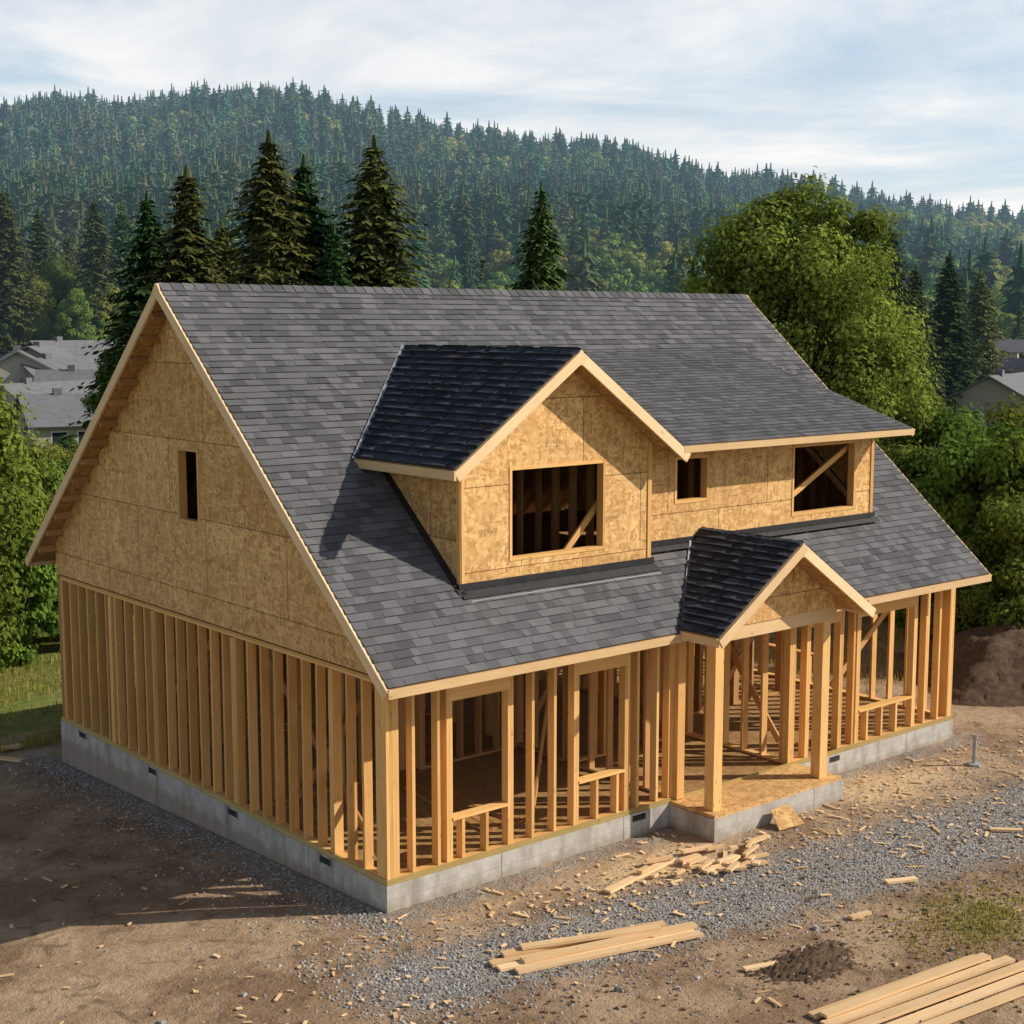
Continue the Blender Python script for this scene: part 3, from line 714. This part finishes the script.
for k in range(3):
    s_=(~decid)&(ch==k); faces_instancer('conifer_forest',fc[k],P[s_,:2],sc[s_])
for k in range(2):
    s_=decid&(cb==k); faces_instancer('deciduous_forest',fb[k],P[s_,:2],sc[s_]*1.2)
P=scatter(98,240,7.5,0,.5)
keep=~((P[:,3]<135)&(P[:,2]<188))&~((P[:,3]>870)&(P[:,2]<178))&(rng.uniform(size=len(P))<.9)
P=P[keep]; dec=rng.uniform(size=len(P))<np.where(P[:,3]>560,.65,.45)
sc=rng.uniform(.45,.85,len(P)); ch=rng.integers(0,3,len(P))
fcm=[conifer('mid_conifer_a',19,4.2,34,9,4,.5,.7),conifer('mid_conifer_b',18,3.6,34,8,4,.48,.7),conifer('mid_conifer_c',18,4.6,32,9,4,.55,.8)]
for k in range(3):
    s_=(~dec)&(ch==k); faces_instancer('conifer_grove',fcm[k],P[s_,:2],sc[s_]*1.05)
s_=dec; faces_instancer('deciduous_grove',bl[1],P[s_,:2],sc[s_]*1.15)
P=scatter(60,178,6.5,0,.5); s_=((P[:,3]<135)&(P[:,2]>62)|(P[:,3]>860))&(rng.uniform(size=len(P))<.55)
faces_instancer('shrubland',shc,P[s_,:2],rng.uniform(.4,.85,s_.sum())*np.clip(P[s_,2]/120,.6,1.25))

# ------------------------------------------------------------ distant houses
M_HR=mat_simple('distant_roof',(.13,.13,.14),(.19,.19,.205),2,.9); M_HW=mat_simple('distant_wall',(.36,.33,.29),(.44,.41,.37),1.5,.9)
M_GL=mat_simple('window_glass',(.02,.025,.03),(.04,.045,.05),3,.15); M_WT=mat_simple('white_trim',(.7,.7,.68),(.78,.78,.76),4,.6)
def dhouse(d,px,ridge,w=13,dp=9,rot=0.3,wall_h=None):
    x_,y_=W(d,px); zb=Tz(x_,y_); o=bpy.data.objects.new('suburban_house',None); S.collection.objects.link(o)
    o.location=(x_,y_,zb); o.rotation_euler=(0,0,rot); H=ridge-zb; wh=H-dp*.28
    a=MB(); a.box(-w/2,w/2,-dp/2,dp/2,-1,wh); 
    for s in (-1,1): a.face([(s*w/2,-dp/2,wh),(s*w/2,dp/2,wh),(s*w/2,0,H-.1)],[(0,0),(1,0),(.5,1)])
    a.box(w*.12,w*.42,-dp/2-2.5,-dp/2-.01,-1,wh-.3)
    a.obj('walls',[M_HW],o)
    b_=MB(); e=.6
    n=Vector((0,-(H-wh),dp/2)).normalized(); n2=Vector((0,(H-wh),dp/2)).normalized(); k=(H-wh)/(dp/2)
    for s,nn in ((-1,n),(1,n2)):
        b_.beam(Vector((0,s*(dp/2+e),wh-k*e)),Vector((0,0,H)),w+1.2,.15,nn)
    xm=w*.27
    for s in (-1,1):
        b_.beam(Vector((xm+s*(w*.15+.5),-dp/2-1.2,wh-.5)),Vector((xm,-dp/2-1.2,wh+w*.08)),4.6,.15,(s*.4,0,1))
    b_.box(-w*.3,-w*.3+.7,-.35,.35,H-.8,H+.5)
    b_.obj('roof',[M_HR],o)
    c_=MB(); g=MB()
    for fx in (-.38,-.2,-.02):
        g.box(w*fx,w*fx+1.2,-dp/2-.05,-dp/2-.02,wh-2.0,wh-.8); c_.box(w*fx-.1,w*fx+1.3,-dp/2-.03,-dp/2-.005,wh-2.1,wh-.7)
    for s in (-1,1):
        g.box(min(s*(w/2+.02),s*(w/2+.05)),max(s*(w/2+.02),s*(w/2+.05)),-1,.4,1,2.2)
    g.obj('windows',[M_GL],o); c_.obj('window_trim',[M_WT],o)
for a in [(150,75,4.6,13,9,.2),(142,104,3.6,12,9,-.5),(165,45,5.6,13,9,.9),(172,85,6.1,13,9,.1),(150,15,5.4,13,9,1.2),(135,50,2.7,12,8,.4),(128,92,2.0,12,8,-.2),
          (178,958,7.6,13,9,.5),(150,893,3.6,12,9,-.6),(135,1012,3.4,12,9,.3),(175,918,4.6,12,9,.2),(150,1040,4.4,12,9,1.0)]: dhouse(*a)

# ------------------------------------------------------------ site objects
def lumber(name,boards,mat=M_FRESH):
    mb=MB()
    for (x0,y0,x1,y1,lvl,w) in boards:
        z0=Tz(x0,y0)+.03+lvl*.042;z1=Tz(x1,y1)+.03+lvl*.042; zz=max(z0,z1)
        mb.beam((x0,y0,zz),(x1,y1,zz),w,.038)
    return mb.obj(name,[mat])
lumber('lumber_pile',[(.02,-2.20,2.55,-2.92,0,.14),(.0,-2.38,2.70,-3.12,0,.14),(.12,-2.58,2.7,-3.26,0,.14),(.25,-2.15,2.5,-2.78,1,.14),(.32,-2.46,2.78,-3.08,1,.14),(.5,-2.22,2.3,-2.9,2,.12)])
lumber('lumber_pile',[(1.95,-5.68,4.8,-6.0,0,.14),(1.9,-5.90,5.1,-6.28,0,.14),(2.0,-6.12,5.2,-6.50,0,.14),(1.9,-6.35,5.3,-6.72,0,.14),(1.9,-6.55,5.2,-6.95,0,.14),(2.0,-5.80,4.85,-6.10,1,.13),(2.0,-6.18,5.15,-6.55,1,.14)])
lumber('loose_board',[(2.75,-1.42,4.38,-1.12,0,.13)])
lumber('loose_board',[(6.0,-3.75,6.45,-3.95,0,.11)]); lumber('loose_board',[(9.2,-3.4,9.55,-3.75,0,.1)])
lumber('loose_board',[(4.6,-4.2,4.95,-4.25,0,.09)]); lumber('loose_board',[(2.3,-4.35,2.75,-4.5,0,.09)]); lumber('loose_board',[(-.6,11.5,-1.6,13.2,0,.14)])
lumber('loose_board',[(-.2,12.5,-2.0,12.9,1,.2)])
b_=[]
for k in range(30):
    x_=rng.normal(4.6,.6); y_=rng.normal(-1.75,.26); a=rng.uniform(-.6,.8); l=rng.uniform(.12,.55)
    b_.append((x_,y_,x_+l*math.cos(a),y_+l*math.sin(a),rng.integers(0,2)+k*.02,rng.uniform(.05,.11)))
lumber('scrap_wood_pile',b_)
mb=MB(); mb.prism([(0,0),(.5,.02),(.42,.42),(.05,.38)],(6.55,-1.35,Tz(6.5,-1.3)+.02),(.95,-.25,.05),(.12,.75,.62),.02); mb.obj('plywood_offcut',[M_PORCH])
mb=MB()
for k in range(900):
    if k%3==0: x_,y_=rng.normal(4.0,1.7),rng.normal(-1.6,.7)
    elif k%3==1: x_,y_=rng.uniform(-6,14),rng.uniform(-7.5,-.5)
    else: x_,y_=rng.uniform(7,15),rng.uniform(-4,-.5)
    if k%9==0: x_,y_=rng.uniform(-5,-.4),rng.uniform(-3,12)
    if k%9==4: x_,y_=rng.uniform(-3.5,2.5),rng.uniform(-3.5,-.3)
    if y_>-.15 and x_>-.2: continue
    a=rng.uniform(0,3.14); l=rng.uniform(.03,.11)*(2.8 if rng.random()<.13 else 1); z_=Tz(x_,y_)+.018
    mb.beam((x_,y_,z_),(x_+l*math.cos(a),y_+l*math.sin(a),z_+rng.uniform(-.01,.02)),rng.uniform(.015,.05),.012)
mb.obj('wood_chips',[M_FRESH])
def stones(name,X,Y,Sz,mat):
    n=len(X); base=np.array([[-1,-1,-1],[1,-1,-1],[1,1,-1],[-1,1,-1],[-.7,-.7,1],[.7,-.7,1],[.7,.7,1],[-.7,.7,1]])*.5
    V=base[None]*(1+rng.uniform(-.35,.35,(n,8,3))); V=V*Sz[:,None,None]*np.stack([rng.uniform(.8,1.4,n),rng.uniform(.7,1.1,n),rng.uniform(.45,.8,n)],1)[:,None,:]
    a=rng.uniform(0,6.28,n); c,s=np.cos(a)[:,None],np.sin(a)[:,None]
    Vx=V[:,:,0]*c-V[:,:,1]*s; Vy=V[:,:,0]*s+V[:,:,1]*c
    V=np.stack([Vx+X[:,None],Vy+Y[:,None],V[:,:,2]+(T(X,Y)+Sz*.2)[:,None]],2).reshape(-1,3)
    q=np.array([[3,2,1,0],[4,5,6,7],[0,1,5,4],[1,2,6,5],[2,3,7,6],[3,0,4,7]])
    Q=(q[None]+8*np.arange(n)[:,None,None]).reshape(-1,4)
    me=bpy.data.meshes.new(name); fill(me,V,Q); at=me.attributes.new('rnd','FLOAT','POINT'); at.data.foreach_set('value',np.repeat(rng.uniform(0,1,n),8).astype(np.float32))
    me.materials.append(mat); o=bpy.data.objects.new(name,me); S.collection.objects.link(o)
m,nt,out=newmat('stone'); nb=NB(nt); r=nb.n('ShaderNodeAttribute',attribute_name='rnd').outputs['Fac']
bsdf(nb,out,nb.mix(r,(.16,.15,.145),(.50,.48,.45)),.9); M_ST=m
n=13000; X=rng.uniform(-2,16,n); Y=-2.15-.13*X+rng.normal(size=n)*(.7+.05*np.clip(X,0,20)); k=(Y<-.1)&~((X>5.4)&(X<8.6)&(Y>-1.05))
n2=3800; X2=-.1-rng.exponential(.5,n2); Y2=rng.uniform(-1,12,n2)
n3=2500; X3=rng.uniform(-7,15,n3); Y3=rng.uniform(-9,-.2,n3); k3=~((X3>5.4)&(X3<8.6)&(Y3>-1.05))
stones('gravel',np.concatenate([X[k],X2,X3[k3]]),np.concatenate([Y[k],Y2,Y3[k3]]),rng.uniform(.012,.034,k.sum()+n2+k3.sum())*1.0,M_ST)
n=110; stones('rocks',rng.uniform(-6,15,n),rng.uniform(-8,-.4,n)-1.0*(rng.uniform(size=n)>.5),rng.uniform(.04,.09,n),M_ST)
n=2600; stones('soil_clods',rng.uniform(-8,14,n),rng.uniform(-9,-2.5,n),rng.uniform(.015,.055,n),mat_simple('clod_soil',(.14,.085,.05),(.30,.20,.12),9,.95))
def mound(name,cx,cy,rx,ry,h,seed,mat=None):
    n=64; u=np.linspace(-1.15,1.15,n); a,b=np.meshgrid(u,u,indexing='ij'); X=cx+a.ravel()*rx;Y=cy+b.ravel()*ry
    rr=np.hypot(a,b).ravel(); rr=rr*(1+.12*np.sin(3*np.arctan2(b,a).ravel()+seed)+.08*np.sin(7*np.arctan2(b,a).ravel()))
    hh=h*np.clip(1-rr**1.3,-.1,1)*(1+.2*vn(X*1.2,Y*1.2,seed))+.05*h*vn(X*6,Y*6,seed+1)+.018*rng.normal(size=X.shape)-.03
    i,j=np.meshgrid(np.arange(n-1),np.arange(n-1),indexing='ij'); bb=(i*n+j).ravel()
    me=bpy.data.meshes.new(name); fill(me,np.stack([X,Y,T(X,Y)+hh],1),np.stack([bb,bb+n,bb+n+1,bb+1],1),None,True); me.materials.append(M_SOIL)
    o=bpy.data.objects.new(name,me); S.collection.objects.link(o)
mound('dirt_mound',18.6,2.0,2.9,2.4,1.4,31); mound('dirt_mound',15.6,-2.6,1.1,.8,.28,35); mound('dirt_mound',3.1,-4.7,1.0,.5,.10,41); mound('dirt_mound',-6.2,3.0,1.6,1.2,.25,44)
mb=MB(); x_,y_=12.0,-1.3; z_=Tz(x_,y_)
for k in range(10):
    a0,a1=k*.6283,(k+1)*.6283
    for r_,za,zb in ((.035,0,.55),(.055,.50,.58),(.13,0,.05)):
        mb.face([(x_+r_*math.cos(a0),y_+r_*math.sin(a0),z_+za),(x_+r_*math.cos(a1),y_+r_*math.sin(a1),z_+za),(x_+r_*math.cos(a1),y_+r_*math.sin(a1),z_+zb),(x_+r_*math.cos(a0),y_+r_*math.sin(a0),z_+zb)],[(0,0),(1,0),(1,1),(0,1)])
        mb.face([(x_,y_,z_+zb),(x_+r_*math.cos(a0),y_+r_*math.sin(a0),z_+zb),(x_+r_*math.cos(a1),y_+r_*math.sin(a1),z_+zb)],[(0,0),(1,0),(1,1)])
mb.obj('pipe_stub',[M_PIPE])
n=42000
X=np.concatenate([rng.uniform(-6,9,24000),rng.uniform(14,26,14000),rng.normal(6.1,.8,4000)]); Y=np.concatenate([12.3+rng.exponential(4,24000),rng.uniform(3,14,14000),rng.normal(-5.3,.45,4000)])
cl=vn(X*1.5,Y*1.5,77)+.3*rng.normal(size=n); kk=(cl>-.05); X=X[kk];Y=Y[kk];n=len(X)
h=rng.uniform(.06,.22,n)*np.where(Y<-3,.3,1); a=rng.uniform(0,6.28,n); c=np.stack([X,Y,T(X,Y)+h*.45],1)
A=np.stack([rng.normal(size=n)*.25,rng.normal(size=n)*.25,np.ones(n)],1)*h[:,None]*.6; B=np.stack([np.cos(a),np.sin(a),0*a],1)*.012
V,Q=leafquads(c,A,B); gme=assemble('grass',[(V,Q,0,np.repeat(rng.uniform(0,1,n),4))],[mat_leaf('grass_blades',(.10,.15,.025),(.34,.36,.09),(.1,.14,.1),.3,0)])
o=bpy.data.objects.new('grass',gme); S.collection.objects.link(o)

# ------------------------------------------------------------ light, sky, camera
sd=Vector((1.36,-1.04,1.06)).normalized()
sun=bpy.data.lights.new('sun','SUN'); sun.energy=5.0; sun.angle=math.radians(.55); sun.color=(1,.925,.80)
so=bpy.data.objects.new('sun',sun); S.collection.objects.link(so); so.rotation_euler=sd.to_track_quat('Z','Y').to_euler(); so.location=(20,-20,30)
w=bpy.data.worlds.new('World'); S.world=w; w.use_nodes=True; nt=w.node_tree; nt.nodes.clear(); nb=NB(nt)
sky=nb.n('ShaderNodeTexSky',sky_type='NISHITA'); sky.sun_disc=False; sky.sun_elevation=math.asin(sd.z); sky.sun_rotation=math.atan2(sd.x,sd.y)
sky.altitude=100; sky.air_density=1.0; sky.dust_density=1.2
g=nb.n('ShaderNodeTexCoord').outputs['Generated']; sp=nb.n('ShaderNodeSeparateXYZ',{0:g})
zz=nb.math('ADD',nb.math('MAXIMUM',sp.outputs[2],0),.09)
cv=nb.n('ShaderNodeCombineXYZ',{0:nb.math('DIVIDE',sp.outputs[0],zz),1:nb.math('DIVIDE',sp.outputs[1],zz),2:0.}).outputs[0]
c1=nb.noise(nb.mapv(cv,(1,1,1),(0,0,.69)),.55,8,.6,.5); c2=nb.noise(nb.mapv(cv,(1.1,.8,1),(0,0,.69),(4,3,0)),1.1,8,.62,.4)
fac=nb.ramp(c1,.34,.54); fac=nb.math('MULTIPLY',fac,nb.ramp(sp.outputs[2],.2,.5,1,.1))
cc=nb.mix(nb.ramp(c2,.38,.60),(4.9,5.25,5.65),(6.5,6.5,6.4))
skyc=nb.mix(fac,nb.mix(nb.ramp(sp.outputs[2],0,.35,.6,0),sky.outputs[0],(3.6,4.7,5.8)),cc)
up=nb.ramp(sp.outputs[2],.22,.5,1,.55)
skyc=nb.mix(1.0,skyc,nb.n('ShaderNodeCombineColor',{0:up,1:up,2:up}).outputs[0],'MULTIPLY')
bg=nb.n('ShaderNodeBackground',{'Color':skyc,'Strength':.15}); wo=nb.n('ShaderNodeOutputWorld'); nt.links.new(bg.outputs[0],wo.inputs[0])
cam=bpy.data.cameras.new('camera'); co=bpy.data.objects.new('camera',cam); S.collection.objects.link(co); S.camera=co
co.location=(CX,CY,7.92); co.rotation_euler=(math.radians(90-7.3),0,-math.atan2(Fx,Fy)); cam.sensor_width=36; cam.lens=36*1460/1024; cam.clip_end=6000; cam.clip_start=.1
print('OBJS',len(bpy.data.objects))
